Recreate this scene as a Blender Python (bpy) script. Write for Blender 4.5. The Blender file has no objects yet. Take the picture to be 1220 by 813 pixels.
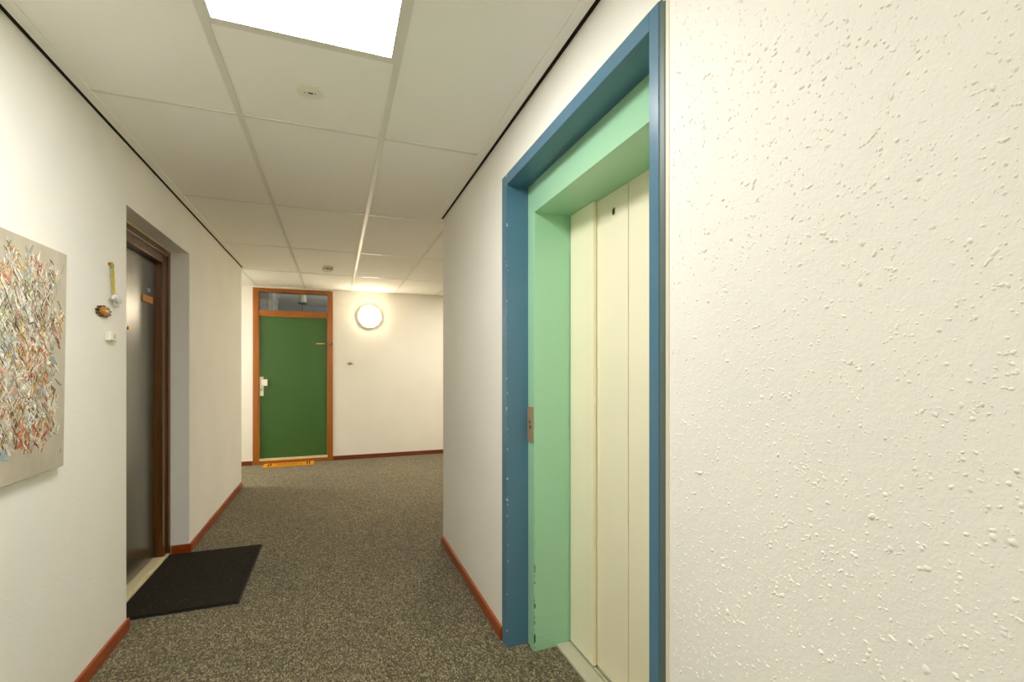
import bpy, math, random
from mathutils import Vector, Matrix

H = 1.30            # metres per model unit (camera height above the carpet)
rnd = random.Random(7)
SC = bpy.context.scene
COL = SC.collection
PI = math.pi


# ------------------------------------------------------------------ mesh helpers
class MB:
    """collects shapes in model units; build() links them as ONE mesh object in metres"""
    def __init__(self):
        self.v, self.f, self.m, self.s = [], [], [], []
        self.col = []

    def face(self, pts, mi=0, smooth=False, c=None):
        b = len(self.v)
        self.v += [tuple(p) for p in pts]
        self.f.append(tuple(range(b, b + len(pts))))
        self.m.append(mi); self.s.append(smooth); self.col.append(c)

    def box(self, x0, x1, y0, y1, z0, z1, mi=0, c=None):
        b = len(self.v)
        self.v += [(x, y, z) for z in (z0, z1) for y in (y0, y1) for x in (x0, x1)]
        for q in ((0, 2, 3, 1), (4, 5, 7, 6), (0, 1, 5, 4), (2, 6, 7, 3), (0, 4, 6, 2), (1, 3, 7, 5)):
            self.f.append(tuple(b + i for i in q)); self.m.append(mi); self.s.append(False); self.col.append(c)

    def prism(self, poly, axis, a, b_, mi=0):
        """poly: 2D points in the plane normal to axis (x: (y,z); y: (x,z); z: (x,y))"""
        def P(p, t):
            return {'x': (t, p[0], p[1]), 'y': (p[0], t, p[1]), 'z': (p[0], p[1], t)}[axis]
        n = len(poly); b = len(self.v)
        self.v += [P(p, a) for p in poly] + [P(p, b_) for p in poly]
        fs = [tuple(b + i for i in reversed(range(n))), tuple(b + n + i for i in range(n))]
        fs += [(b + i, b + (i + 1) % n, b + n + (i + 1) % n, b + n + i) for i in range(n)]
        for q in fs:
            self.f.append(q); self.m.append(mi); self.s.append(False); self.col.append(None)

    def lathe(self, prof, centre, axis='z', n=32, mi=0, sx=1.0, sy=1.0):
        """prof: list of (radius, offset along axis)"""
        cx, cy, cz = centre
        b = len(self.v)
        for r, t in prof:
            for k in range(n):
                a = 2 * PI * k / n
                u, w = r * math.cos(a) * sx, r * math.sin(a) * sy
                self.v.append({'z': (cx + u, cy + w, cz + t), 'y': (cx + u, cy + t, cz + w), 'x': (cx + t, cy + u, cz + w)}[axis])
        for j in range(len(prof) - 1):
            for k in range(n):
                k2 = (k + 1) % n
                self.f.append((b + j * n + k, b + j * n + k2, b + (j + 1) * n + k2, b + (j + 1) * n + k))
                self.m.append(mi); self.s.append(True); self.col.append(None)
        for j in (0, len(prof) - 1):
            if prof[j][0] > 1e-6:
                self.f.append(tuple(b + j * n + k for k in range(n)))
                self.m.append(mi); self.s.append(False); self.col.append(None)

    def ball(self, c, r, n=14, mi=0):
        self.lathe([(r * math.sin(PI * j / 10) if 0 < j < 10 else 1e-5, -r * math.cos(PI * j / 10)) for j in range(11)], c, 'z', n, mi)

    def build(self, name, mats, parent=None, bevel=0.0, bevel_seg=2):
        if not isinstance(mats, (list, tuple)):
            mats = [mats]
        off = Vector(parent.get('_base', (0, 0, 0))) if parent else Vector((0, 0, 0))
        me = bpy.data.meshes.new(name)
        me.from_pydata([(Vector(v) * H) - off for v in self.v], [], self.f)
        for m in mats:
            me.materials.append(m)
        for p, mi, s in zip(me.polygons, self.m, self.s):
            p.material_index = mi; p.use_smooth = s
        if any(c is not None for c in self.col):
            ca = me.color_attributes.new('pigment', 'FLOAT_COLOR', 'CORNER')
            for p, c in zip(me.polygons, self.col):
                for li in p.loop_indices:
                    ca.data[li].color = (*(c or (0.5, 0.5, 0.5)), 1)
        import bmesh
        bm = bmesh.new(); bm.from_mesh(me)
        bmesh.ops.remove_doubles(bm, verts=bm.verts, dist=1e-6)
        bmesh.ops.recalc_face_normals(bm, faces=bm.faces)
        bm.to_mesh(me); bm.free()
        o = bpy.data.objects.new(name, me)
        COL.objects.link(o)
        if parent:
            o.parent = parent
            o['_base'] = tuple(off)
        if bevel:
            md = o.modifiers.new('edge', 'BEVEL')
            md.width = bevel; md.segments = bevel_seg; md.limit_method = 'ANGLE'; md.angle_limit = 0.6
            md.harden_normals = False
        return o


def tag(o, label=None, cat=None, group=None, kind=None):
    if label: o['label'] = label
    if cat: o['category'] = cat
    if group: o['group'] = group
    if kind: o['kind'] = kind
    return o


def empty(name, loc):
    o = bpy.data.objects.new(name, None)
    COL.objects.link(o)
    o.empty_display_size = 0.05
    o.location = Vector(loc) * H
    o['_base'] = tuple(Vector(loc) * H)
    return o


def struct(o, label, cat):
    return tag(o, label, cat, kind='structure')


# ------------------------------------------------------------------ materials
def srgb(r, g, b):
    def c(u):
        u /= 255.0
        return u / 12.92 if u <= 0.04045 else ((u + 0.055) / 1.055) ** 2.4
    return (c(r), c(g), c(b), 1.0)


class N:
    def __init__(self, name):
        self.mat = bpy.data.materials.new(name)
        self.mat.use_nodes = True
        self.t = self.mat.node_tree
        self.t.nodes.clear()
        self.out = self.t.nodes.new('ShaderNodeOutputMaterial')

    def n(self, typ, ins=None, **kw):
        nd = self.t.nodes.new(typ)
        for k, v in kw.items():
            setattr(nd, k, v)
        for k, v in (ins or {}).items():
            self.set(nd, k, v)
        return nd

    def set(self, nd, k, v):
        s = nd.inputs[k]
        if isinstance(v, bpy.types.NodeSocket):
            self.t.links.new(v, s)
        else:
            s.default_value = v

    def math(self, op, a, b=None, c=None, clamp=False):
        nd = self.n('ShaderNodeMath', operation=op, use_clamp=clamp)
        for i, v in enumerate((a, b, c)):
            if v is not None:
                self.set(nd, i, v)
        return nd.outputs[0]

    def maprange(self, v, a, b, c, d, smooth=False):
        nd = self.n('ShaderNodeMapRange', {'Value': v, 'From Min': a, 'From Max': b, 'To Min': c, 'To Max': d},
                    interpolation_type='SMOOTHSTEP' if smooth else 'LINEAR')
        return nd.outputs['Result']

    def mix(self, f, a, b):
        nd = self.n('ShaderNodeMix', data_type='RGBA')
        self.set(nd, 'Factor', f)
        self.t.links.new(a, nd.inputs[6]) if isinstance(a, bpy.types.NodeSocket) else setattr(nd.inputs[6], 'default_value', a)
        self.t.links.new(b, nd.inputs[7]) if isinstance(b, bpy.types.NodeSocket) else setattr(nd.inputs[7], 'default_value', b)
        return nd.outputs[2]

    def obj(self):
        return self.n('ShaderNodeTexCoord').outputs['Object']

    def noise(self, vec, scale, detail=3, rough=0.5):
        return self.n('ShaderNodeTexNoise', {'Vector': vec, 'Scale': scale, 'Detail': detail, 'Roughness': rough})

    def ramp(self, f, stops):
        nd = self.n('ShaderNodeValToRGB', {'Fac': f})
        cr = nd.color_ramp
        while len(cr.elements) < len(stops):
            cr.elements.new(0.5)
        for e, (p, c) in zip(cr.elements, stops):
            e.position = p; e.color = c
        return nd.outputs['Color']

    def scale_vec(self, vec, s):
        return self.n('ShaderNodeVectorMath', {0: vec, 1: s}, operation='MULTIPLY').outputs[0]

    def bump(self, height, strength=1.0, dist=1.0):
        return self.n('ShaderNodeBump', {'Height': height, 'Strength': strength, 'Distance': dist}).outputs[0]

    def bsdf(self, color, rough=0.5, normal=None, **kw):
        ins = {'Base Color': color, 'Roughness': rough}
        if normal is not None:
            ins['Normal'] = normal
        ins.update(kw)
        nd = self.n('ShaderNodeBsdfPrincipled', ins)
        self.t.links.new(nd.outputs[0], self.out.inputs['Surface'])
        return self.mat


def plaster(name, col, layers, fine, warp=0.004):
    m = N(name)
    p = m.obj()
    w = m.noise(p, 110, 2).outputs['Color']
    w = m.n('ShaderNodeVectorMath', {0: w, 1: (0.5, 0.5, 0.5)}, operation='SUBTRACT').outputs[0]
    w = m.n('ShaderNodeVectorMath', {0: w, 'Scale': warp * 2}, operation='SCALE').outputs[0]
    q = m.n('ShaderNodeVectorMath', {0: p, 1: w}, operation='ADD').outputs[0]
    # slow density field: the spatter comes in loose patches
    dens = m.noise(p, 7, 2).outputs['Fac']

    def blobs(scale, lo, rmax, h):
        v = m.n('ShaderNodeTexVoronoi', {'Vector': q, 'Scale': scale, 'Randomness': 1.0}, feature='F1')
        sp = m.n('ShaderNodeSeparateColor', {'Color': v.outputs['Color']})
        thr = m.math('ADD', sp.outputs[0], m.maprange(dens, 0.3, 0.7, -0.12, 0.12))
        r = m.maprange(thr, lo, 1.0, 0.001, rmax)
        d = m.math('DIVIDE', v.outputs['Distance'], r)
        return m.math('MULTIPLY', m.maprange(d, 1.0, 0.15, 0.0, 1.0, True), h)
    hsum = None
    for (sc_, lo_, rm_, h_) in layers:
        bb = blobs(sc_, lo_, rm_, h_)
        hsum = bb if hsum is None else m.math('ADD', hsum, bb)
    f = m.math('MULTIPLY', m.noise(p, 210, 3, 0.6).outputs['Fac'], fine)
    f2 = m.math('MULTIPLY', m.noise(p, 40, 3, 0.6).outputs['Fac'], fine * 2.2)
    hsum = m.math('ADD', hsum, m.math('ADD', f, f2))
    tone = m.noise(p, 2.2, 3).outputs['Fac']
    c2 = tuple(u * 0.955 for u in col[:3]) + (1,)
    c = m.mix(m.maprange(tone, 0.35, 0.7, 0, 1), col, c2)
    return m.bsdf(c, 0.62, m.bump(hsum, 1.0, 1.0), **{'Specular IOR Level': 0.35})


WALL = (.90, .885, .825, 1)
M_WALL_R = plaster('spatter_plaster', (.85, .835, .775, 1), [(150, .50, .45, .0007), (230, .3, .45, .0005)], 0.00060)
M_WALL = plaster('fine_plaster', WALL, [(70, .8, .40, .0007), (150, .45, .45, .0005)], 0.00036)
M_WALL_FAR = plaster('smooth_plaster', (.87, .845, .77, 1), [(140, .5, .45, .0003)], 0.00012)


def m_carpet():
    m = N('loop_pile_carpet')
    p = m.obj()
    st = m.n('ShaderNodeMapping', {'Vector': p, 'Rotation': (0, 0, 0.5), 'Scale': (1.0, 0.45, 1.0)}).outputs[0]
    a = m.noise(st, 190, 4, 0.75).outputs['Fac']
    b = m.noise(p, 420, 2, 0.6).outputs['Fac']
    v = m.n('ShaderNodeTexVoronoi', {'Vector': st, 'Scale': 170.0}, feature='F1')
    vc = m.n('ShaderNodeSeparateColor', {'Color': v.outputs['Color']}).outputs[0]
    s = m.math('ADD', m.math('MULTIPLY', a, 0.62), m.math('ADD', m.math('MULTIPLY', b, 0.22), m.math('MULTIPLY', vc, 0.16)))
    c = m.ramp(s, [(0.36, srgb(40, 35, 25)), (0.46, srgb(86, 78, 58)), (0.55, srgb(122, 112, 86)), (0.66, srgb(196, 186, 152))])
    # half-metre carpet tiles laid with turned pile: faint tone steps
    ck = m.n('ShaderNodeTexWhiteNoise', {'Vector': m.n('ShaderNodeVectorMath', {0: m.scale_vec(p, (2.0, 2.0, 0.0))}, operation='FLOOR').outputs[0]},
             noise_dimensions='3D').outputs['Value']
    wear = m.noise(p, 1.3, 4).outputs['Fac']
    k = m.math('ADD', m.maprange(ck, 0, 1, -0.05, 0.05), m.maprange(wear, 0.3, 0.7, 0.90, 1.10))
    hsv = m.n('ShaderNodeHueSaturation', {'Color': c, 'Value': k}).outputs[0]
    hgt = m.math('MULTIPLY', m.math('ADD', a, m.math('MULTIPLY', v.outputs['Distance'], -0.7)), 0.0045)
    return m.bsdf(hsv, 0.95, m.bump(hgt, 0.8, 1.0), **{'Specular IOR Level': 0.1, 'Sheen Weight': 0.15})


def m_paint(name, col, rough, var=0.04, spec=0.5, coat=0.0, chips=None, bumpy=0.00004, ior=1.5):
    m = N(name)
    p = m.obj()
    t = m.noise(p, 6, 4).outputs['Fac']
    c2 = tuple(u * (1 - var * 2) for u in col[:3]) + (1,)
    c = m.mix(m.maprange(t, 0.3, 0.7, 0, 1), col, c2)
    if chips:
        c = chips(m, p, c)
    nb = m.bump(m.math('MULTIPLY', m.noise(p, 60, 3).outputs['Fac'], bumpy * 6), 1.0, 1.0)
    r = rough
    return m.bsdf(c, r, nb, **{'Specular IOR Level': spec, 'Coat Weight': coat, 'Coat Roughness': 0.28, 'Coat IOR': ior, 'IOR': ior})


def m_wood(name, dark, light, rough=0.3, axis='z', spec=0.5):
    m = N(name)
    p = m.obj()
    s = {'z': (14, 14, 0.8), 'y': (14, 0.8, 14), 'x': (0.8, 14, 14)}[axis]
    q = m.scale_vec(p, s)
    a = m.noise(q, 3.0, 5, 0.6).outputs['Fac']
    b = m.noise(m.scale_vec(q, (4, 4, 4)), 4.0, 3, 0.6).outputs['Fac']
    k = m.math('ADD', m.math('MULTIPLY', a, 0.7), m.math('MULTIPLY', b, 0.3))
    c = m.ramp(k, [(0.3, dark), (0.7, light)])
    return m.bsdf(c, rough, m.bump(m.math('MULTIPLY', k, 0.0003), 1.0, 1.0), **{'Specular IOR Level': spec, 'Coat Weight': 0.25, 'Coat Roughness': 0.2})


def m_emit(name, col, strength):
    m = N(name)
    e = m.n('ShaderNodeEmission', {'Color': col, 'Strength': strength})
    m.t.links.new(e.outputs[0], m.out.inputs['Surface'])
    return m.mat


def m_metal(name, col, rough):
    m = N(name)
    p = m.obj()
    t = m.noise(m.scale_vec(p, (20, 20, 240)), 3, 3).outputs['Fac']
    return m.bsdf(col, m.maprange(t, 0.3, 0.7, rough - 0.06, rough + 0.08), **{'Metallic': 1.0})


def m_glass(name, tint=(1, 1, 1, 1), ior=1.5):
    m = N(name)
    fr = m.n('ShaderNodeFresnel', {'IOR': ior}).outputs[0]
    fr = m.math('MULTIPLY', fr, 1.7, clamp=True)
    g = m.n('ShaderNodeBsdfGlossy', {'Color': (1, 1, 1, 1), 'Roughness': 0.02})
    t = m.n('ShaderNodeBsdfTransparent', {'Color': tint})
    mx = m.n('ShaderNodeMixShader', {0: fr, 1: t.outputs[0], 2: g.outputs[0]})
    m.t.links.new(mx.outputs[0], m.out.inputs['Surface'])
    return m.mat


def m_crystal():
    m = N('cut_crystal')
    p = m.obj()
    v = m.n('ShaderNodeTexVoronoi', {'Vector': p, 'Scale': 160.0}, feature='F1').outputs['Distance']
    return m.bsdf((0.95, 0.95, 0.92, 1), 0.03, m.bump(m.math('MULTIPLY', v, 0.004), 1.0, 1.0), **{'Transmission Weight': 0.25, 'IOR': 1.7})


def m_mat_pile(name, c0, c1, scale, flecks=None):
    m = N(name)
    p = m.obj()
    a = m.noise(p, scale, 4, 0.7).outputs['Fac']
    c = m.ramp(a, [(0.35, c0), (0.65, c1)])
    if flecks:
        v = m.n('ShaderNodeTexVoronoi', {'Vector': p, 'Scale': 42.0}, feature='F1')
        sc = m.n('ShaderNodeSeparateColor', {'Color': v.outputs['Color']}).outputs[1]
        k = m.math('MULTIPLY', m.math('GREATER_THAN', sc, 0.86), m.math('LESS_THAN', v.outputs['Distance'], 0.075))
        c = m.mix(k, c, flecks)
    return m.bsdf(c, 0.95, m.bump(m.math('MULTIPLY', a, 0.006), 1.0, 1.0), **{'Specular IOR Level': 0.08})


M_CARPET = m_carpet()
M_TILE = m_paint('ceiling_tile_board', (.95, .94, .89, 1), 0.85, 0.005, 0.2)
M_GRID = m_paint('ceiling_grid_enamel', (.76, .75, .68, 1), 0.35, 0.01, 0.5)
M_FLANGE = m_paint('ceiling_edge_enamel', (.95, .94, .89, 1), 0.6, 0.005, 0.3)
M_BLACK = m_paint('shadow_gap_black', srgb(30, 25, 16), 0.8, 0.02, 0.2)
M_SKIRT = m_wood('skirting_wood', srgb(126, 48, 4), srgb(172, 78, 8), 0.35, 'y')
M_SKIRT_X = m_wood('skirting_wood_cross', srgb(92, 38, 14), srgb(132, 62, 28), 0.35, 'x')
M_WHITE_PLASTIC = m_paint('white_plastic', srgb(236, 232, 216), 0.35, 0.01)
M_CREAM_PLASTIC = m_paint('cream_plastic', srgb(218, 212, 188), 0.45, 0.01)
M_DARK = m_paint('dark_slot', srgb(35, 30, 20), 0.6, 0.02)


def blue_chips(m, p, c):
    """bare flecks where trolleys knocked the arris of the far jamb"""
    s = m.n('ShaderNodeSeparateXYZ', {'Vector': p})
    ny = m.math('ABSOLUTE', m.math('SUBTRACT', s.outputs[1], (1.578 - 1.16) * H))
    nx = m.math('ABSOLUTE', m.math('SUBTRACT', s.outputs[0], (0.572 - 0.70) * H))
    near = m.math('MULTIPLY', m.math('LESS_THAN', ny, 0.0055), m.math('LESS_THAN', nx, 0.0075))
    nz = m.noise(m.scale_vec(p, (1.0, 1.0, 0.45)), 75, 3, 0.7).outputs['Fac']
    k = m.math('MULTIPLY', near, m.math('GREATER_THAN', nz, 0.63))
    c = m.mix(k, c, srgb(205, 205, 190))
    sc = m.noise(p, 90, 2, 0.6).outputs['Fac']
    k2 = m.math('GREATER_THAN', sc, 0.80)
    return m.mix(k2, c, srgb(150, 165, 165))


def green_scuffs(m, p, c):
    s = m.n('ShaderNodeSeparateXYZ', {'Vector': p})
    low = m.maprange(s.outputs[2], 0.75, 0.12, 0.0, 1.0, True)
    nz = m.noise(m.scale_vec(p, (0.5, 0.5, 7.0)), 16, 4, 0.65).outputs['Fac']
    k = m.math('MULTIPLY', low, m.maprange(nz, 0.60, 0.72, 0.0, 0.45, True))
    c = m.mix(k, c, srgb(196, 222, 190))
    ch = m.noise(m.scale_vec(p, (1, 1, 0.5)), 80, 3, 0.7).outputs['Fac']
    ny = m.math('ABSOLUTE', m.math('SUBTRACT', s.outputs[1], (1.522 - 1.16) * H))
    nx = m.math('ABSOLUTE', m.math('SUBTRACT', s.outputs[0], (0.656 - 0.70) * H))
    near = m.math('MULTIPLY', m.math('LESS_THAN', ny, 0.005), m.math('LESS_THAN', nx, 0.006))
    k3 = m.math('MULTIPLY', m.math('MULTIPLY', near, low), m.math('GREATER_THAN', ch, 0.56))
    return m.mix(k3, c, srgb(70, 75, 60))


M_BLUE = m_paint('petrol_blue_gloss', srgb(78, 118, 142), 0.26, 0.015, 0.5, 0.0, blue_chips)
M_GREEN = m_paint('mint_green_gloss', srgb(160, 208, 172), 0.16, 0.005, 0.5, 0.0, green_scuffs)
M_CREAM = m_paint('cream_door_paint', (.91, .86, .64, 1), 0.34, 0.004)
M_SILL = m_paint('worn_sill_metal', srgb(196, 192, 170), 0.4, 0.06, 0.6)
M_DOOR_GREEN = m_paint('dark_green_door_paint', srgb(58, 100, 40), 0.38, 0.01, 0.6)
M_DOOR_DARK = m_paint('bottle_green_door_gloss', srgb(60, 58, 36), 0.27, 0.01, 1.0, 0.0, ior=2.1)
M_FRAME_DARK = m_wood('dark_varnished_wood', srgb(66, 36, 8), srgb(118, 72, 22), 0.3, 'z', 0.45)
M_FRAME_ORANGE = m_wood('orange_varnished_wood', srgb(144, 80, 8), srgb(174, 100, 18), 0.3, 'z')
M_PALE_SILL = m_paint('pale_threshold', srgb(226, 212, 176), 0.4, 0.03)
M_BRASS = m_metal('brass', srgb(212, 158, 84), 0.3)
M_COPPER = m_paint('copper_nameplate', srgb(214, 138, 62), 0.35, 0.08)
M_STEEL = m_metal('brushed_steel', srgb(150, 138, 112), 0.38)
M_PLATE = m_paint('dull_nickel_plate', srgb(158, 140, 106), 0.4, 0.05)
M_BLACK_MAT = m_mat_pile('black_mat_pile', srgb(20, 19, 16), srgb(66, 61, 52), 200, srgb(190, 184, 160))
M_RUBBER = m_paint('black_rubber', srgb(20, 20, 19), 0.7)
M_COIR = m_mat_pile('coir_pile', srgb(190, 124, 30), srgb(234, 170, 60), 160)
M_COIR_INK = m_mat_pile('coir_black_print', srgb(36, 26, 12), srgb(70, 50, 22), 160)
M_CRYSTAL = m_crystal()
M_BEAD = m_paint('yellow_beads', srgb(206, 188, 78), 0.25, 0.08, 0.6)
M_BEAD_GREEN = m_paint('green_bead', srgb(150, 160, 60), 0.25, 0.05, 0.6)
M_AMBER = m_paint('amber_enamel', srgb(196, 132, 34), 0.25, 0.15, 0.6)
M_BROWN_GLAZE = m_paint('brown_glaze', srgb(66, 42, 16), 0.25, 0.1, 0.6)
M_GLASS = m_glass('clear_glass', (0.93, 0.95, 0.94, 1))
M_PANEL = m_emit('led_panel_diffuser', (1.0, 0.98, 0.945, 1), 21.5)
M_FILL_BACK = m_emit('added_fill_diffuser_back', (1.0, 0.98, 0.945, 1), 18.0)
M_PANEL_SIDE = m_emit('led_panel_diffuser_side', (1.0, 0.965, 0.90, 1), 42.0)
M_PANEL_WARM = m_emit('led_panel_diffuser_warm', (1.0, 0.90, 0.74, 1), 35.0)
M_OPAL = m_emit('opal_lamp_dome', (1.0, 0.84, 0.60, 1), 25.0)
M_HALL = m_paint('hall_grey_paint', srgb(206, 204, 196), 0.7)
M_HALL_BLUE = m_paint('hall_blue_paint', srgb(176, 180, 188), 0.7)

# ------------------------------------------------------------------ the shell
XL, XR, YB, YLE, YRE, YF, ZC = -0.747, 0.576, -1.9, 4.52, 2.654, 5.47, 0.856
XA, XB = -3.6, 2.9      # ends of the cross corridor at the back
T = 0.20

b = MB()
b.box(XA - .1, XB + .1, YB - .1, YF + 2.2, -1.06, -1.0)
struct(b.build('floor', M_CARPET), 'grey-brown speckled carpet covering the corridor floor', 'floor')

# ceiling: lay-in boards (pattern of one surface) above a metal grid
RX = [-.768 + .465 * k for k in range(-7, 9)]
RY = [1.344 + .465 + .93 * k for k in range(-4, 5)]
b = MB()
zt = ZC + .003
b.box(XA - .1, XB + .1, YB - .1, YF + .02, zt, zt + .05)
struct(b.build('ceiling', M_TILE), 'suspended ceiling of large pale lay-in boards', 'ceiling')

b = MB()
hw, hc = .0095, .0055
for x in RX:
    if XL + .02 < x < XR - .02:
        b.box(x - hw, x + hw, YB, YF, ZC, zt)
    elif XR < x < XB:
        b.box(x - hw, x + hw, YRE + .005, YF, ZC, zt)
    elif XA < x < XL:
        b.box(x - hw, x + hw, YLE + .005, YF, ZC, zt)
for y in RY:
    x0 = XA if y > YLE else XL + .03
    x1 = XB if y > YRE else XR - .03
    b.box(x0, x1, y - hc, y + hc, ZC + .0006, zt)
b.box(-.303, .162, 1.344 - .009, 1.344 + .009, ZC + .0004, zt)
b.box(-.303, .162, .879 - .009, .879 + .009, ZC + .0004, zt)
struct(b.build('trim_1', M_GRID), 'off-white metal grid strips between the ceiling boards', 'ceiling grid')


def shadow_trim(name, x, sgn, y0, y1, label):
    """W-profile: pale flange under the boards, then a black gap against the wall"""
    b = MB()
    g, fl = .0115, .030
    b.box(min(x + sgn * g, x + sgn * (g + fl)), max(x + sgn * g, x + sgn * (g + fl)), y0, y1, ZC - .0006, zt, 0)
    b.box(min(x, x + sgn * g), max(x, x + sgn * g), y0, y1, ZC - .0004, zt + .002, 1)
    return struct(b.build(name, [M_FLANGE, M_BLACK]), label, 'ceiling trim')


shadow_trim('trim_2', XL, 1, YB, YLE, 'ceiling edge strip with black shadow gap along the left wall')
shadow_trim('trim_3', XR, -1, YB, YRE, 'ceiling edge strip with black shadow gap along the right wall')
b = MB()
b.box(XA, -.81, YF - .018, YF, ZC - .004, zt)
b.box(-.02, XB, YF - .018, YF, ZC - .004, zt)
struct(b.build('trim_4', M_GRID), 'thin pale ceiling edge strip along the far wall', 'ceiling trim')

# left wall with a shallow recess for the dark door
RY0, RY1, RZ, RXD = 2.19, 3.012, .625, -.832
b = MB()
zw = ZC + .05
b.box(XL - T, XL, YB, RY0, -1, zw)
b.box(XL - T, XL, RY1, YLE, -1, zw)
b.box(XL - T, XL, RY0, RY1, RZ, zw)
b.box(XA, XL - T, YLE - T, YLE, -1, zw)
struct(b.build('wall_left', M_WALL), 'rough cream plaster wall on the left with a recessed doorway', 'wall')

# right wall with the lift opening
EY0, EY1, EZ = .7165, 1.620, .690
b = MB()
b.box(XR, XR + T, YB, EY0, -1, zw)
b.box(XR, XR + T, EY1, YRE, -1, zw)
b.box(XR, XR + T, EY0, EY1, EZ, zw)
b.box(XR + T, XB, YRE - T, YRE, -1, zw)
wr = b.build('wall_right', M_WALL_R)
wr['_base'] = (0, 0, 0)
struct(wr, 'cream wall on the right with coarse spattered plaster around the lift', 'wall')
# the thrown plaster itself: low drops and short streaks standing off the wall
b = MB()


def drop(y, z, r, hgt, el, ang):
    ca, sa = math.cos(ang), math.sin(ang)
    n, base = 9, len(b.v)
    wob = [rnd.uniform(.75, 1.2) for _ in range(n)]
    for q, hh in ((1.0, -.08), (.80, .45), (.45, .86)):
        for k in range(n):
            a = 2 * PI * k / n
            u, w_ = r * el * q * wob[k] * math.cos(a), r * q * wob[k] * math.sin(a)
            b.v.append((XR - hgt * hh, y + u * ca - w_ * sa, z + u * sa + w_ * ca))
    b.v.append((XR - hgt, y, z))
    for j in range(2):
        for k in range(n):
            k2 = (k + 1) % n
            b.f.append((base + j * n + k, base + j * n + k2, base + (j + 1) * n + k2, base + (j + 1) * n + k))
    for k in range(n):
        b.f.append((base + 2 * n + k, base + 2 * n + (k + 1) % n, base + 3 * n))
    for _ in range(3 * n):
        b.m.append(0); b.s.append(True); b.col.append(None)


n_d = 0
while n_d < 9000:
    y, z = rnd.uniform(-.15, .700), rnd.uniform(-.92, .84)
    k = rnd.random()
    r = (.0009 + .0010 * rnd.random()) if k < .80 else ((.0016 + .0012 * rnd.random()) if k < .978 else (.0025 + .0015 * rnd.random()))
    el = 1.0 + abs(rnd.gauss(0, .38))
    ang = rnd.gauss(.6, .8)
    hg = r * rnd.uniform(.40, .70)
    drop(y, z, r, hg, el, ang)
    n_d += 1
    if k > .6 and rnd.random() < .35:          # drops that ran together
        for q in range(rnd.choice((1, 1, 2, 3))):
            y += r * 1.5 * math.cos(ang) + rnd.gauss(0, r * .5); z += r * 1.5 * math.sin(ang) + rnd.gauss(0, r * .5)
            if y > .703: break
            drop(y, z, r * rnd.uniform(.5, .85), hg * .8, el, ang)
for _ in range(900):
    r = .0007 + .0009 * rnd.random()
    drop(rnd.uniform(1.640, 2.64), rnd.uniform(-.94, .83), r, r * .45, 1.2, rnd.uniform(0, PI))
b.build('plaster_spatter', M_WALL_R, wr)['kind'] = 'stuff'

# far wall with the opening of the green door
FX0, FX1, FZ = -.795, -.035, ZC
b = MB()
b.box(XA, FX0, YF, YF + .12, -1, zw)
b.box(FX1, XB, YF, YF + .12, -1, zw)
b.box(FX0, FX1, YF, YF + .12, .836, zw)
struct(b.build('wall_far', M_WALL_FAR), 'smooth cream wall at the far end behind the round lamp', 'wall')

b = MB()
b.box(XL - T, XR + T, YB - .1, YB, -1, zw)
struct(b.build('wall_back', M_WALL), 'cream wall closing the corridor behind the viewer', 'wall')
b = MB()
b.box(XA - .1, XA, YLE - T, YF + .12, -1, zw)
struct(b.build('wall_end_left', M_WALL), 'cream wall closing the cross corridor on the left', 'wall')
b = MB()
b.box(XB, XB + .1, YRE - T, YF + .12, -1, zw)
struct(b.build('wall_end_right', M_WALL), 'cream wall closing the cross corridor on the right', 'wall')

# dark lift shaft behind the doors and dark room behind the left door
b = MB()
b.box(1.5, 1.54, .4, 2.0, -1, zw)
b.box(XR + T, 1.54, .38, .42, -1, zw)
b.box(XR + T, 1.54, 1.98, 2.02, -1, zw)
struct(b.build('wall_shaft', M_BLACK), 'dark lift shaft wall hidden behind the lift doors', 'wall')


def skirt(name, boxes, mat, label):
    b = MB()
    for q in boxes:
        b.box(*q)
    return struct(b.build(name, mat, bevel=.002), label, 'skirting board')


sh, sd = .046, .010
zs = -1 + sh
skirt('baseboard_left', [(XL, XL + sd, YB, RY0 + .006, -1, zs), (RXD + .004, XL + .001, RY0, RY0 + sd, -1, zs),
                         (RXD + .004, XL + .001, RY1 - sd, RY1, -1, zs), (XL, XL + sd, RY1 - sd, YLE + sd, -1, zs),
                         (XA, XL, YLE, YLE + sd, -1, zs)], M_SKIRT, 'red-brown wooden skirting along the left wall and into the door recess')
skirt('baseboard_right', [(XR - sd, XR, YB, .708, -1, zs), (XR - sd, XR, 1.629, YRE + sd, -1, zs),
                          (XR, XB, YRE, YRE + sd, -1, zs)], M_SKIRT, 'red-brown wooden skirting along the right wall beside the lift')
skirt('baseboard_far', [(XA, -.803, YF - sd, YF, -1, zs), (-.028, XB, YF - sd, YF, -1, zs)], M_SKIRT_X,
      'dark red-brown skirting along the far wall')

# ------------------------------------------------------------------ lift entrance
lift = empty('elevator_entrance', (.70, 1.16, -1.0))
tag(lift, 'lift entrance with petrol blue frame, mint green inner frame and cream sliding doors', 'elevator')
XB0, XB1 = .572, .658
b = MB()
b.box(XB0, XB1, 1.578, 1.628, -1, .696)           # far jamb
b.box(XB0, XB1, .734, .763, -1, .696)             # near jamb
b.box(XB0, XB1, .763, 1.578, .658, .696)          # head
b.build('outer_frame', M_BLUE, lift, .0015)['label'] = 'petrol blue outer frame'
b = MB()
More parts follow.
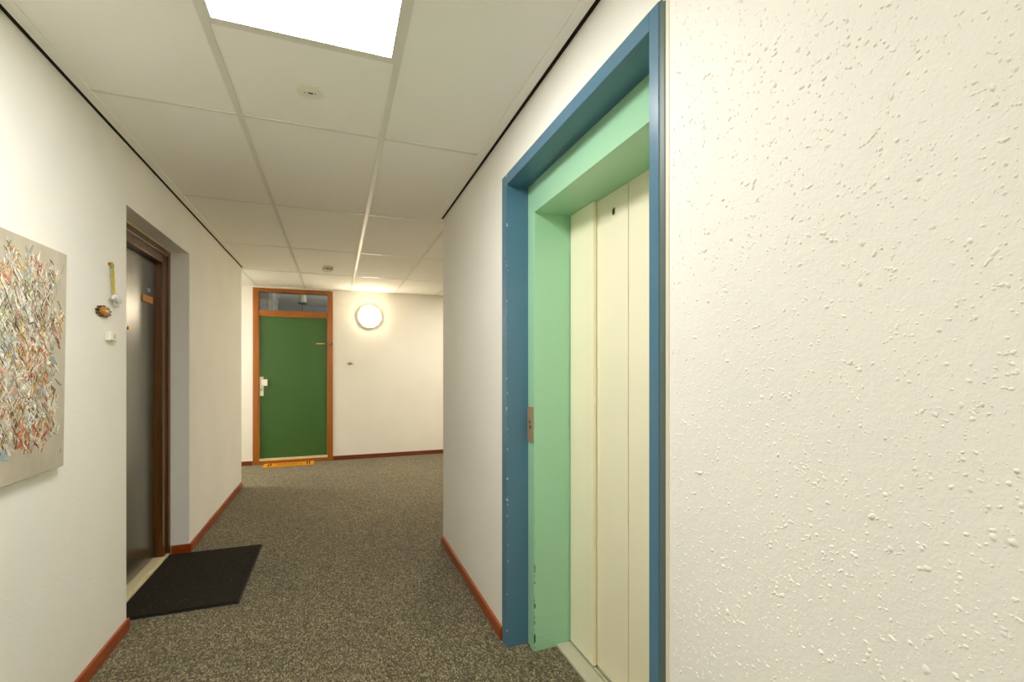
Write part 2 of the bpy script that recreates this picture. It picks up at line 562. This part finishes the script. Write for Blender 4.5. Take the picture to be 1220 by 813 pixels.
# rolled outer edge of the near jamb, turned back to the plaster, its shade painted in
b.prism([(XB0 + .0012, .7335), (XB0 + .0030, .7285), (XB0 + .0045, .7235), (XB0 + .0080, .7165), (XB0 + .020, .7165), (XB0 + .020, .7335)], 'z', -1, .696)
b.build('edge_strip', m_paint('shaded_blue_edge', srgb(86, 104, 98), 0.4, 0.03), lift, .001)['label'] = 'rolled frame edge with its shade painted dark grey-green'
XG0, XG1, XP = .656, .799, .7965
GY = 1.522
b = MB()
b.box(XG0, XG1, GY, 1.620, -1, .680)
b.box(XG0, XG1, .735, .815, -1, .680)
gf = b.build('inner_frame', M_GREEN, lift, .0015)
gf['label'] = 'mint green inner frame'
b = MB()
b.box(XG0, XG1 + .03, .815, GY + .0005, .552, .680)
b.box(XG0 - .0010, XG0 + .002, .815, GY - .0005, .5515, .680)
b.build('header_panel', M_GREEN, lift, .0012)['label'] = 'mint green lintel panel'
# key switch plate on the green jamb
b = MB()
b.box(XG0 - .0035, XG0 + .001, 1.5265, 1.5775, -.264, -.137)
kp = b.build('key_switch_plate', M_PLATE, lift, .0012)
kp['label'] = 'brushed metal key switch plate'
for (yy, zz) in ((1.553, -.190), (1.549, -.209)):
    b = MB()
    b.lathe([(.0068, -.0045), (.0060, -.0070), (.0001, -.0072)], (XG0 + .001, yy, zz), 'x', 20, 0)
    b.lathe([(.0036, -.0074), (.0001, -.0076)], (XG0 + .001, yy, zz), 'x', 16, 1)
    b.build('key_switch', [M_STEEL, M_DARK], kp)
# four cream leaves: outer pair in front, inner pair behind, meeting in the middle
zb, zt2 = -.984, .5505


def leaf(y0, y1, x, hole=None):
    b = MB()
    w = .0120
    b.box(x, x + w, y0, y1, zb, zt2 + .02)
    o = b.build('door_panel', M_CREAM, lift, .0015)
    o['label'] = 'cream sliding lift door leaf'
    if hole:
        b = MB()
        b.lathe([(.0085, -.0008), (.0075, -.0022), (.0055, -.0024)], (x, *hole), 'x', 20, 0, 1.0, 1.45)
        b.lathe([(.0056, -.0026), (.0001, -.0027)], (x, *hole), 'x', 20, 1, 1.0, 1.55)
        b.build('lock_hole', [M_STEEL, M_DARK], o)
    return o


leaf(1.356, 1.5185, XP)
leaf(1.1825, 1.380, XP + .0150, (1.257, .490))
leaf(.9960, 1.1795, XP + .0150)
leaf(.820, 1.006, XP)
b = MB()
b.box(XP + .030, XP + .036, .80, 1.545, -1, .60)
b.build('door_backing', M_DARK, lift)['label'] = 'black backing seen in the gaps between the leaves'
b = MB()
b.box(.742, XP - .0015, .80, 1.535, -1, -.9905)
b.box(XP + .0012, XP + .0105, .80, 1.535, -1, -.9895)
b.box(XP + .0150, XP + .033, .80, 1.535, -1, -.9885)
b.build('door_sill', M_SILL, lift, .0012)['label'] = 'pale metal door sill with grooves'
b = MB()
b.box(XR - .0010, XR + .002, .7080, .7168, -1, .696)
b.build('sealant_bead', M_CREAM_PLASTIC, lift)

# ------------------------------------------------------------------ dark door in the left recess
d1 = empty('door_1', (-.86, 2.6, -1.0))
struct(d1, 'glossy dark green door in a dark wooden frame, recessed in the left wall', 'door')
DX = -.877
jw = .092
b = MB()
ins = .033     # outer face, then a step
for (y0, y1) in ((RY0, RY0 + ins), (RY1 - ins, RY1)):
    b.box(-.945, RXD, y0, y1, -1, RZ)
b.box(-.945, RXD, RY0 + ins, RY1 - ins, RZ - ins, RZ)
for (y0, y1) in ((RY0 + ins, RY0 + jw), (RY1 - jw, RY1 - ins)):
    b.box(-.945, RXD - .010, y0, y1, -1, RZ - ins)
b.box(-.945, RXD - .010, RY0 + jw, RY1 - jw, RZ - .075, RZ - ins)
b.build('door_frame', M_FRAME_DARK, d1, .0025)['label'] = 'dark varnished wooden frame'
b = MB()
b.box(RXD - .002, RXD + .006, RY0, RY1, RZ - .004, RZ + .0005)
b.build('sealant_line', M_PALE_SILL, d1)
b = MB()
b.box(DX - .035, DX, RY0 + jw + .002, RY1 - jw - .002, -.970, RZ - .079)
lf = b.build('door_leaf', M_DOOR_DARK, d1, .0015)
lf['label'] = 'glossy dark green leaf'
b = MB()
b.box(DX - .05, -.838, RY0 + jw, RY1 - jw, -1, -.978)
b.box(-.842, -.828, RY0 + ins, RY1 - ins, -1, -.983)
b.build('threshold', M_PALE_SILL, d1, .002)['label'] = 'pale threshold'
b = MB()
b.box(DX, DX + .006, 2.752, 2.880, .328, .362)
npl = b.build('name_plate', M_COPPER, lf, .0012)
npl['label'] = 'copper-coloured name plate'
b = MB()
b.box(DX, DX + .002, 2.818, 2.858, .383, .402)
b.build('sticker', [m_paint('grey_sticker', srgb(150, 148, 160), 0.5)], lf)
b = MB()
b.lathe([(.0085, 0), (.0085, .003), (.0055, .0045)], (DX, 2.594, .183), 'x', 20, 0)
b.lathe([(.0055, .0040), (.0001, .0042)], (DX, 2.594, .183), 'x', 20, 1)
b.build('peephole', [M_BRASS, M_DARK], lf)
b = MB()
b.box(-1.02, -1.0, RY0 - .1, RY1 + .1, -1, RZ + .1)
struct(b.build('wall_behind_door', M_BLACK), 'dark wall behind the recessed door', 'wall')

# ------------------------------------------------------------------ green door at the far end
d2 = empty('door_2', (-.415, YF + .03, -1.0))
struct(d2, 'green door with glazed transom in an orange-brown wooden frame at the far end', 'door')
fy0, fy1 = YF - .010, YF + .10
ox0, ox1, ix0, ix1, oz = -.800, -.029, -.747, -.081, .838
b = MB()
b.box(ox0, ix0, fy0, fy1, -1, oz)
b.box(ix1, ox1, fy0, fy1, -1, oz)
b.box(ix0, ix1, fy0, fy1, .800, oz)
b.box(ix0, ix1, fy0 + .006, fy1, .553, .608)
b.box(ix0, ix1, fy0 + .006, fy1, -1, -.962)
b.build('door_frame', M_FRAME_ORANGE, d2, .003)['label'] = 'orange-brown varnished frame'
b = MB()
b.box(ix0, ix1, YF + .045, YF + .050, .608, .800)
b.build('transom_glass', M_GLASS, d2)['label'] = 'clear glass transom pane'
b = MB()
b.box(ix0 + .003, ix1 - .003, YF + .020, YF + .055, -.938, .549)
l2 = b.build('door_leaf', M_DOOR_GREEN, d2, .002)
l2['label'] = 'dark green painted leaf'
b = MB()
b.box(ix0, ix1, fy0 + .008, fy1, -.962, -.941)
b.build('threshold', M_PALE_SILL, d2, .002)['label'] = 'pale threshold strip'
b = MB()
b.box(ix0, ix0 + .007, YF + .004, YF + .022, -.941, .553)
b.box(ix1 - .007, ix1, YF + .004, YF + .022, -.941, .553)
b.box(ix0 + .007, ix1 - .007, YF + .004, YF + .022, .546, .553)
b.build('stop_bead', m_paint('ochre_stop_bead', srgb(204, 150, 56), 0.4, 0.05), d2, .001)['label'] = 'thin ochre bead around the leaf'
b = MB()
ly = YF + .020
b.box(-.739, -.704, ly - .008, ly, -.286, -.085)
lk = b.build('lock_plate', M_WHITE_PLASTIC, l2, .002)
lk['label'] = 'white lock plate'
b = MB()
b.box(-.722, -.710, ly - .030, ly - .006, -.150, -.134)
b.box(-.716, -.664, ly - .042, ly - .022, -.180, -.112)
b.build('door_handle', M_WHITE_PLASTIC, lk, .003)
b = MB()
b.lathe([(.007, -.0085), (.0065, -.0105), (.0001, -.011)], (-.7215, ly, -.222), 'y', 16, 0)
b.box(-.7228, -.7202, ly - .0115, ly - .0105, -.226, -.218, 1)
b.build('key_cylinder', [M_STEEL, M_DARK], lk)
b = MB()
b.box(-.195, -.114, ly - .005, ly, .262, .276)
b.build('name_plate', M_BRASS, l2, .001)['label'] = 'narrow brass name plate'
b = MB()
b.box(-.0725, -.038, fy0 - .004, fy0 + .001, .254, .280, 0)
b.box(-.0665, -.0625, fy0 - .0047, fy0 - .0035, .262, .273, 1)
b.box(-.0595, -.0500, fy0 - .0047, fy0 - .0035, .2655, .2695, 1)
b.build('number_plate', [M_DARK, M_WHITE_PLASTIC], d2)['label'] = 'small dark number plate'

# the hall behind the transom
b = MB()
b.box(-1.25, -1.20, YF + .12, YF + 2.2, -1, .93)
b.box(.55, .60, YF + .12, YF + 2.2, -1, .93)
b.box(-.745, -.70, YF + .75, YF + 1.3, -1, .93)
struct(b.build('wall_hall', M_HALL), 'pale grey walls of the hall behind the green door', 'wall')
b = MB()
b.box(-1.25, .60, YF + 2.15, YF + 2.2, -1, .93)
struct(b.build('wall_hall_end', M_HALL_BLUE), 'bluish end wall of the hall behind the glass', 'wall')
b = MB()
b.box(-1.25, .60, YF + .12, YF + 2.2, .93, .96)
struct(b.build('ceiling_hall', M_HALL), 'pale ceiling of the hall seen through the glass', 'ceiling')
pl = empty('hall_ceiling_lamp', (-.375, 6.2, .93))
tag(pl, 'small pale ceiling lamp with dark rim seen through the transom glass', 'lamp')
b = MB()
b.lathe([(.020, 0), (.040, -.006), (.042, -.055), (.042, -.130), (.038, -.138)], (-.375, 6.2, .93), 'z', 28)
b.build('lamp_body', M_CREAM_PLASTIC, pl)
b = MB()
b.lathe([(.038, -.138), (.052, -.140), (.052, -.152), (.030, -.156)], (-.375, 6.2, .93), 'z', 28)
b.build('lamp_rim', M_DARK, pl)
b = MB()
b.lathe([(.004, -.156), (.004, -.420), (.0001, -.421)], (-.375, 6.2, .93), 'z', 10)
b.build('pull_cord', M_DARK, pl)
hl = bpy.data.lights.new('hall_fill_light', 'AREA')  # added area light that brightens the closed hall, no window there
hl.energy = 7.0; hl.size = .6; hl.color = (.97, .98, 1.0)
ho = bpy.data.objects.new('hall_fill_light', hl); COL.objects.link(ho)
ho.location = (.2 * H, (YF + .35) * H, .1 * H); ho.rotation_euler = (2.2, 0, .3)

# ------------------------------------------------------------------ lamps
def led_panel(x0, x1, y0, y1, mat, label):
    t = empty('ceiling_light_panel', ((x0 + x1) / 2, (y0 + y1) / 2, ZC))
    tag(t, label, 'ceiling light')
    b = MB()
    e = .010
    b.box(x0, x1, y0, y0 + e, ZC - .001, zt); b.box(x0, x1, y1 - e, y1, ZC - .001, zt)
    b.box(x0, x0 + e, y0 + e, y1 - e, ZC - .001, zt); b.box(x1 - e, x1, y0 + e, y1 - e, ZC - .001, zt)
    b.build('panel_frame', M_GRID, t)
    b = MB()
    b.box(x0 + e, x1 - e, y0 + e, y1 - e, ZC - .0003, zt)
    b.build('diffuser', mat, t)['label'] = 'glowing white diffuser'
    return t


led_panel(-.2935, .1525, .888, 1.335, M_PANEL, 'square glowing LED panel set in the ceiling before the lift')
led_panel(-.2935, .1525, -1.34, -.894, M_FILL_BACK, 'added fill light panel in the corridor ceiling, unseen behind the viewer')  # added fill light behind the camera, no lamp known there
led_panel(-2.1535, -1.7075, 4.82, 5.266, M_PANEL_SIDE, 'square LED panel in the ceiling round the corner on the left')
led_panel(1.1015, 1.5475, 4.14, 4.586, M_PANEL_WARM, 'square LED panel in the ceiling round the corner on the right')


def wall_lamp(x, z, mat, label, duct=True, k=1.0):
    t = empty('wall_lamp', (x, YF, z))
    tag(t, label, 'wall lamp', None)
    R = .135 * k
    b = MB()
    b.lathe([(R * .9, 0), (R, -.006), (R, -.022), (R * .93, -.030), (R * .80, -.030)], (x, YF, z), 'y', 48)
    b.build('base_ring', M_WHITE_PLASTIC, t)
    b = MB()
    r = .113 * k
    b.lathe([(r, -.028)] + [(max(r * math.cos(a), 1e-4), -.040 - .045 * math.sin(a)) for a in [PI / 2 * j / 10 for j in range(11)]], (x, YF, z), 'y', 48)
    b.build('opal_dome', mat, t)['label'] = 'glowing opal dome'
    if duct:
        b = MB()
        b.box(x - .006, x + .006, YF - .007, YF, z + R * .98, ZC - .004)
        b.build('cable_duct', M_WALL_FAR, t)
    return t


wall_lamp(.353, .578, M_OPAL, 'round glowing opal lamp high on the far wall beside the green door')

# ------------------------------------------------------------------ ceiling fittings
t = empty('smoke_detector', (-.058, 4.27, ZC))
tag(t, 'small round white smoke detector on the ceiling before the green door', 'smoke detector')
b = MB()
b.lathe([(.050, 0.003), (.050, -.008), (.046, -.011)], (-.058, 4.27, ZC), 'z', 32)
b.build('base', M_WHITE_PLASTIC, t)
b = MB()
b.lathe([(.043, -.011), (.044, -.026), (.036, -.034), (.022, -.040), (.0001, -.041)], (-.058, 4.27, ZC), 'z', 32)
hd = b.build('sensor_head', M_WHITE_PLASTIC, t)
b = MB()
for a0 in (-1.95, -1.2, -.45, .3, 1.05, 1.8, 2.55):
    for s in range(4):
        a, c = a0 + s * .11, a0 + (s + 1) * .11
        rr = .0447
        p = [(-.058 + rr * math.cos(u), 4.27 + rr * math.sin(u)) for u in (a, c)]
        b.face([(*p[0], ZC - .016), (*p[1], ZC - .016), (*p[1], ZC - .023), (*p[0], ZC - .023)])
b.build('vent_slot', M_DARK, hd)

t = empty('ceiling_disc', (-.073, 1.581, zt))
tag(t, 'flat round off-white cover plate in the ceiling board beside the LED panel', 'ceiling fitting')
b = MB()
b.lathe([(.041, .002), (.041, -.003), (.038, -.0045), (.0001, -.005)], (-.073, 1.581, zt), 'z', 40)
dp = b.build('cover_plate', M_WHITE_PLASTIC, t)
b = MB()
b.box(-.080, -.066, 1.578, 1.583, zt - .0064, zt - .0040)
b.build('slot', M_DARK, dp)
for dx in (-.016, .014):
    b = MB()
    b.lathe([(.0022, -.004), (.0022, -.0062), (.0001, -.0064)], (-.073 + dx, 1.581 - dx * .15, zt), 'z', 12)
    b.build('screw', M_STEEL, dp)

# ------------------------------------------------------------------ doormats
t = empty('doormat', (-.61, 2.632, -1.0))
tag(t, 'plain black doormat with a few pale flecks before the dark door', 'doormat')
b = MB()
b.prism([(-.834, 2.276), (-.384, 2.274), (-.386, 2.982), (-.834, 2.985)], 'z', -1, -.9955)
b.build('rubber_backing', M_RUBBER, t, .003)
b = MB()
b.prism([(-.828, 2.284), (-.391, 2.282), (-.393, 2.974), (-.828, 2.977)], 'z', -.9957, -.990)
b.build('pile', M_BLACK_MAT, t, .003)

t = empty('doormat', (-.45, 5.39, -1.0))
t.rotation_euler = (0, 0, .02)
tag(t, 'orange-yellow coir doormat with dark printed border lines before the green door', 'doormat')
mx0, mx1, my0, my1 = -.690, -.215, 5.265, 5.455
b = MB()
b.box(mx0, mx1, my0, my1, -1, -.988)
b.build('coir_pile', M_COIR, t, .004)
b = MB()
zp = -.9872
for x in (mx0 + .040, mx0 + .062, mx1 - .040 - .010, mx1 - .062 - .010):
    b.box(x, x + .012, my0 + .020, my1 - .020, -.989, zp)
for y in (my0 + .038, my1 - .044):
    b.box(mx0 + .085, mx1 - .085, y, y + .009, -.989, zp)
xx = mx0 + .120
while xx < mx1 - .125:         # woven ornament between the lines
    w = rnd.uniform(.010, .020)
    yc = (my0 + my1) / 2 + .012 * math.sin(xx * 60)
    hh = rnd.uniform(.016, .030)
    b.prism([(xx, yc), (xx + w / 2, yc - hh), (xx + w, yc), (xx + w / 2, yc + hh)], 'z', -.989, zp)
    xx += w + .004
b.build('printed_pattern', M_COIR_INK, t)['label'] = 'dark printed lines and ornament'

# ------------------------------------------------------------------ painting
pt = empty('painting', (-.735, 1.30, .02))
tag(pt, 'abstract canvas of colourful knife strokes on grey hanging on the left wall', 'painting')
PY0, PY1, PZ0, PZ1 = .93, 1.703, -.277, .325


def cx_at(z):        # the canvas leans out slightly at the top
    return -.727 + (z - PZ0) / (PZ1 - PZ0) * .008


def pv(y, z, d):
    return (cx_at(z) + d, y, z)


mm = N('painted_ground')
p_ = mm.obj()
n1 = mm.noise(mm.scale_vec(p_, (1, 1, .6)), 5, 5, .65).outputs['Fac']
n2 = mm.noise(p_, 55, 4, .6).outputs['Fac']
cg = mm.ramp(n1, [(0.3, srgb(170, 162, 142)), (0.55, srgb(190, 182, 162)), (0.75, srgb(203, 197, 178))])
M_GROUND = mm.bsdf(cg, 0.42, mm.bump(mm.math('MULTIPLY', n2, .0012), 1.0, 1.0))
mm = N('impasto_paint')
at = mm.n('ShaderNodeVertexColor', layer_name='pigment').outputs['Color']
p_ = mm.obj()
n2 = mm.noise(p_, 130, 3, .6).outputs['Fac']
cs = mm.n('ShaderNodeHueSaturation', {'Color': at, 'Value': mm.maprange(n2, .3, .7, .8, 1.15)}).outputs[0]
M_IMPASTO = mm.bsdf(cs, 0.35, mm.bump(mm.math('MULTIPLY', n2, .0015), 1.0, 1.0))

b = MB()
th = -.7465
for q in ([pv(PY0, PZ0, 0), pv(PY1, PZ0, 0), pv(PY1, PZ1, 0), pv(PY0, PZ1, 0)],):
    back = [(th, p[1], p[2]) for p in q]
    b.face(q); b.face(back[::-1])
    for i in range(4):
        j = (i + 1) % 4
        b.face([q[i], back[i], back[j], q[j]])
b.build('canvas', M_GROUND, pt, .0015)['label'] = 'warm grey painted canvas'
from mathutils import noise as mnoise
FAM = {
    'white': [srgb(226, 222, 208), srgb(214, 208, 192), srgb(238, 235, 226), srgb(200, 194, 176)],
    'grey': [srgb(190, 184, 168), srgb(176, 170, 154), srgb(204, 198, 182), srgb(164, 160, 148)],
    'rust': [srgb(196, 110, 62), srgb(180, 88, 50), srgb(212, 140, 98), srgb(222, 172, 140), srgb(150, 82, 48)],
    'ochre': [srgb(192, 150, 62), srgb(160, 130, 72), srgb(206, 176, 110), srgb(128, 106, 62)],
    'blue': [srgb(152, 176, 188), srgb(116, 146, 164), srgb(188, 200, 204), srgb(176, 180, 176)],
    'olive': [srgb(150, 158, 84), srgb(164, 186, 96), srgb(120, 118, 70), srgb(190, 184, 128)],
    'umber': [srgb(96, 78, 58), srgb(124, 98, 70), srgb(74, 62, 50)],
}
b = MB()


def in_field(y, z):
    """ragged stroke field, bare ground round the rim"""
    e = .05 * mnoise.noise(Vector((y * 14, z * 14, 3.0))) + .025 * mnoise.noise(Vector((y * 45, z * 45, 8.0)))
    return PY0 + .09 < y < PY1 - .055 + e and PZ0 + .085 + e * .8 < z < PZ1 - .050 + e


def family(y, z):
    k = mnoise.noise(Vector((y * 16 + 4, z * 11, 1.7))) + rnd.gauss(0, .28)
    q = mnoise.noise(Vector((y * 9, z * 13 + 7, 5.1))) + rnd.gauss(0, .25)
    if k > .30: return 'rust' if q > -.18 else 'ochre'
    if k < -.42: return 'blue' if q > .05 else ('olive' if q > -.28 else 'umber')
    if q > .34: return 'ochre'
    if q < -.50: return 'umber'
    return 'white' if q > -.10 else 'grey'


def stroke(y, z, ang, ln, wd, c, d):
    ca, sa = math.cos(ang), math.sin(ang)
    jt = rnd.uniform(.88, 1.10)
    c = tuple(min(1, v * jt) for v in c[:3])
    shp = [(-ln / 2, -wd * rnd.uniform(.1, .5)), (0, -wd * .5), (ln / 2, -wd * rnd.uniform(.0, .4)),
           (ln / 2, wd * rnd.uniform(.05, .4)), (0, wd * .5), (-ln / 2, wd * rnd.uniform(.1, .5))]
    top, bot = [], []
    for i, (s_, t_) in enumerate(shp):
        yy = min(max(y + s_ * ca - t_ * sa, PY0 + .004), PY1 - .004)
        zz = min(max(z + s_ * sa + t_ * ca, PZ0 + .004), PZ1 - .004)
        top.append(pv(yy, zz, d * (1.0 if i in (1, 4) else .7)))
        bot.append(pv(yy, zz, -.0002))
    b.face([top[0], top[1], top[4], top[5]], c=c)
    b.face([top[1], top[2], top[3], top[4]], c=c)
    for i in range(6):
        j = (i + 1) % 6
        b.face([bot[i], bot[j], top[j], top[i]], c=c)


def angle():
    k = rnd.random()
    return rnd.gauss(-.85, .18) if k < .5 else (rnd.gauss(1.05, .22) if k < .88 else rnd.uniform(0, PI))


def lay(n, l0, l1, w0, w1, d0, fams=None):
    k = 0
    while k < n:
        y, z = rnd.uniform(PY0 + .05, PY1 - .01), rnd.uniform(PZ0 + .03, PZ1 - .01)
        if not in_field(y, z) and rnd.random() < (1.0 if w1 > .01 else .985):
            continue
        fam = rnd.choice(fams) if fams else family(y, z)
        stroke(y, z, angle(), rnd.uniform(l0, l1), rnd.uniform(w0, w1), rnd.choice(FAM[fam]), d0 + .0005 * rnd.random())
        k += 1


lay(900, .030, .070, .008, .018, .0006, ['grey', 'white', 'grey', 'white', 'rust', 'blue'])
lay(4200, .010, .034, .0022, .0065, .0011)
lay(1500, .012, .045, .0009, .0022, .0017, ['white', 'white', 'grey', 'grey', 'ochre', 'umber'])
b.build('paint_strokes', M_IMPASTO, pt)['label'] = 'raised multicoloured paint strokes'

# ------------------------------------------------------------------ small things by the left door
t = empty('hanging_ornament', (XL, 2.045, .37))
tag(t, 'yellow bead string with clear crystal balls hanging beside the dark door', 'ornament')
b = MB()
b.lathe([(.005, 0), (.005, .008), (.0075, .0085), (.0075, .0105), (.0001, .011)], (XL, 2.042, .368), 'x', 14)
b.build('hook', M_BRASS, t)
b = MB()
b.lathe([(.0001, .011), (.0045, .007), (.0052, 0), (.0045, -.007), (.0001, -.011)], (XL + .010, 2.043, .360), 'z', 12, 1)
for i in range(15):
    z = .349 - i * .0060
    sw = .0010 * math.sin(i * 1.3)
    b.ball((XL + .010, 2.045 + sw - .0022 + i * .0006, z), .0036, 8)
    b.ball((XL + .0095, 2.0515 + sw + i * .0006, z - .003), .0036, 8)
b.build('bead_string', [M_BEAD, M_BEAD_GREEN], t)['label'] = 'yellow bead string with green top bead'
for (dy, z, r) in ((2.055, .250, .0145), (2.082, .2425, .0095), (2.063, .2235, .0085), (2.034, .2460, .0085)):
    b = MB()
    n_ = 10
    b.lathe([(1e-4, r), (r * .6, r * .8), (r, r * .12), (r, -r * .12), (r * .6, -r * .8), (1e-4, -r)], (XL + .016, dy, z), 'z', n_)
    for i in range(len(b.s)): b.s[i] = False
    b.build('crystal', M_CRYSTAL, t)
b = MB()
b.lathe([(.0011, 0), (.0011, .045), (.0001, .0451)], (XL + .016, 2.058, .222), 'z', 6)
b.build('wire', M_STEEL, t)

t = empty('wall_mounted_ornament', (XL, 1.992, .195))
tag(t, 'small amber flower-shaped plaque with dark petal tips on the left wall', 'ornament')
b = MB()
b.lathe([(.024, 0), (.0265, .003), (.022, .010), (.010, .014), (.0001, .0145)], (XL, 1.992, .195), 'x', 28, 0, 1.75, .70)
b.build('centre', M_AMBER, t)
for i in range(9):
    a = 2 * PI * i / 9 + .2
    b = MB()
    c = (XL + .003, 1.992 + .0425 * math.cos(a), .195 + .0160 * math.sin(a))
    b.lathe([(.0062, -.003), (.0070, .002), (.0045, .006), (.0001, .007)], c, 'x', 14, 0, 1.6, .75)
    b.build('petal', M_BROWN_GLAZE, t)

t = empty('wall_mounted_doorbell', (XL, 2.043, .113))
tag(t, 'small white doorbell box on the left wall under the amber plaque', 'doorbell')
b = MB()
b.box(XL, XL + .017, 2.014, 2.068, .098, .128)
bx = b.build('bell_box', M_WHITE_PLASTIC, t, .002)
b = MB()
b.lathe([(.0095, .017), (.0090, .0185), (.0001, .019)], (XL, 2.043, .114), 'x', 20)
b.build('push_button', M_CREAM_PLASTIC, t)

t = empty('wall_mounted_doorbell', (.147, YF, .058))
tag(t, 'tiny pale doorbell with a dark button on the far wall below the round lamp', 'doorbell')
b = MB()
b.lathe([(.027, 0), (.026, -.006), (.022, -.008)], (.147, YF, .058), 'y', 28, 0, 1.25, .62)
b.build('bell_plate', M_CREAM_PLASTIC, t)
b = MB()
b.lathe([(.0155, -.007), (.0145, -.0105), (.0001, -.011)], (.147, YF, .058), 'y', 24, 0, 1.3, .55)
b.build('push_button', M_STEEL, t)['label'] = 'dark push button'

# ------------------------------------------------------------------ camera, world, view
f_px, hy = 559.0, 439.3
cam = bpy.data.cameras.new('camera')
co = bpy.data.objects.new('camera', cam); COL.objects.link(co)
cam.sensor_fit = 'HORIZONTAL'; cam.sensor_width = 36.0
cam.lens = 36.0 * f_px / 1220.0
cam.shift_y = (hy - 406.5) / 1220.0
cam.clip_start = .02
th_ = math.atan2(610 - 400, f_px)
co.rotation_euler = (PI / 2, 0, -th_)
co.location = (0, 0, 0)
SC.camera = co

w = bpy.data.worlds.new('world'); SC.world = w
w.use_nodes = True
w.node_tree.nodes['Background'].inputs[0].default_value = (.9, .88, .8, 1)
w.node_tree.nodes['Background'].inputs[1].default_value = .05

SC.view_settings.view_transform = 'Standard'
SC.view_settings.look = 'None'
SC.view_settings.gamma = 1.0
SC.view_settings.use_curve_mapping = False
SC.view_settings.exposure = 0.47
SC.cycles.max_bounces = 12
SC.cycles.diffuse_bounces = 8
SC.cycles.glossy_bounces = 5
SC.cycles.caustics_reflective = False
SC.cycles.caustics_refractive = False
for o in bpy.data.objects:
    if '_base' in o:
        del o['_base']
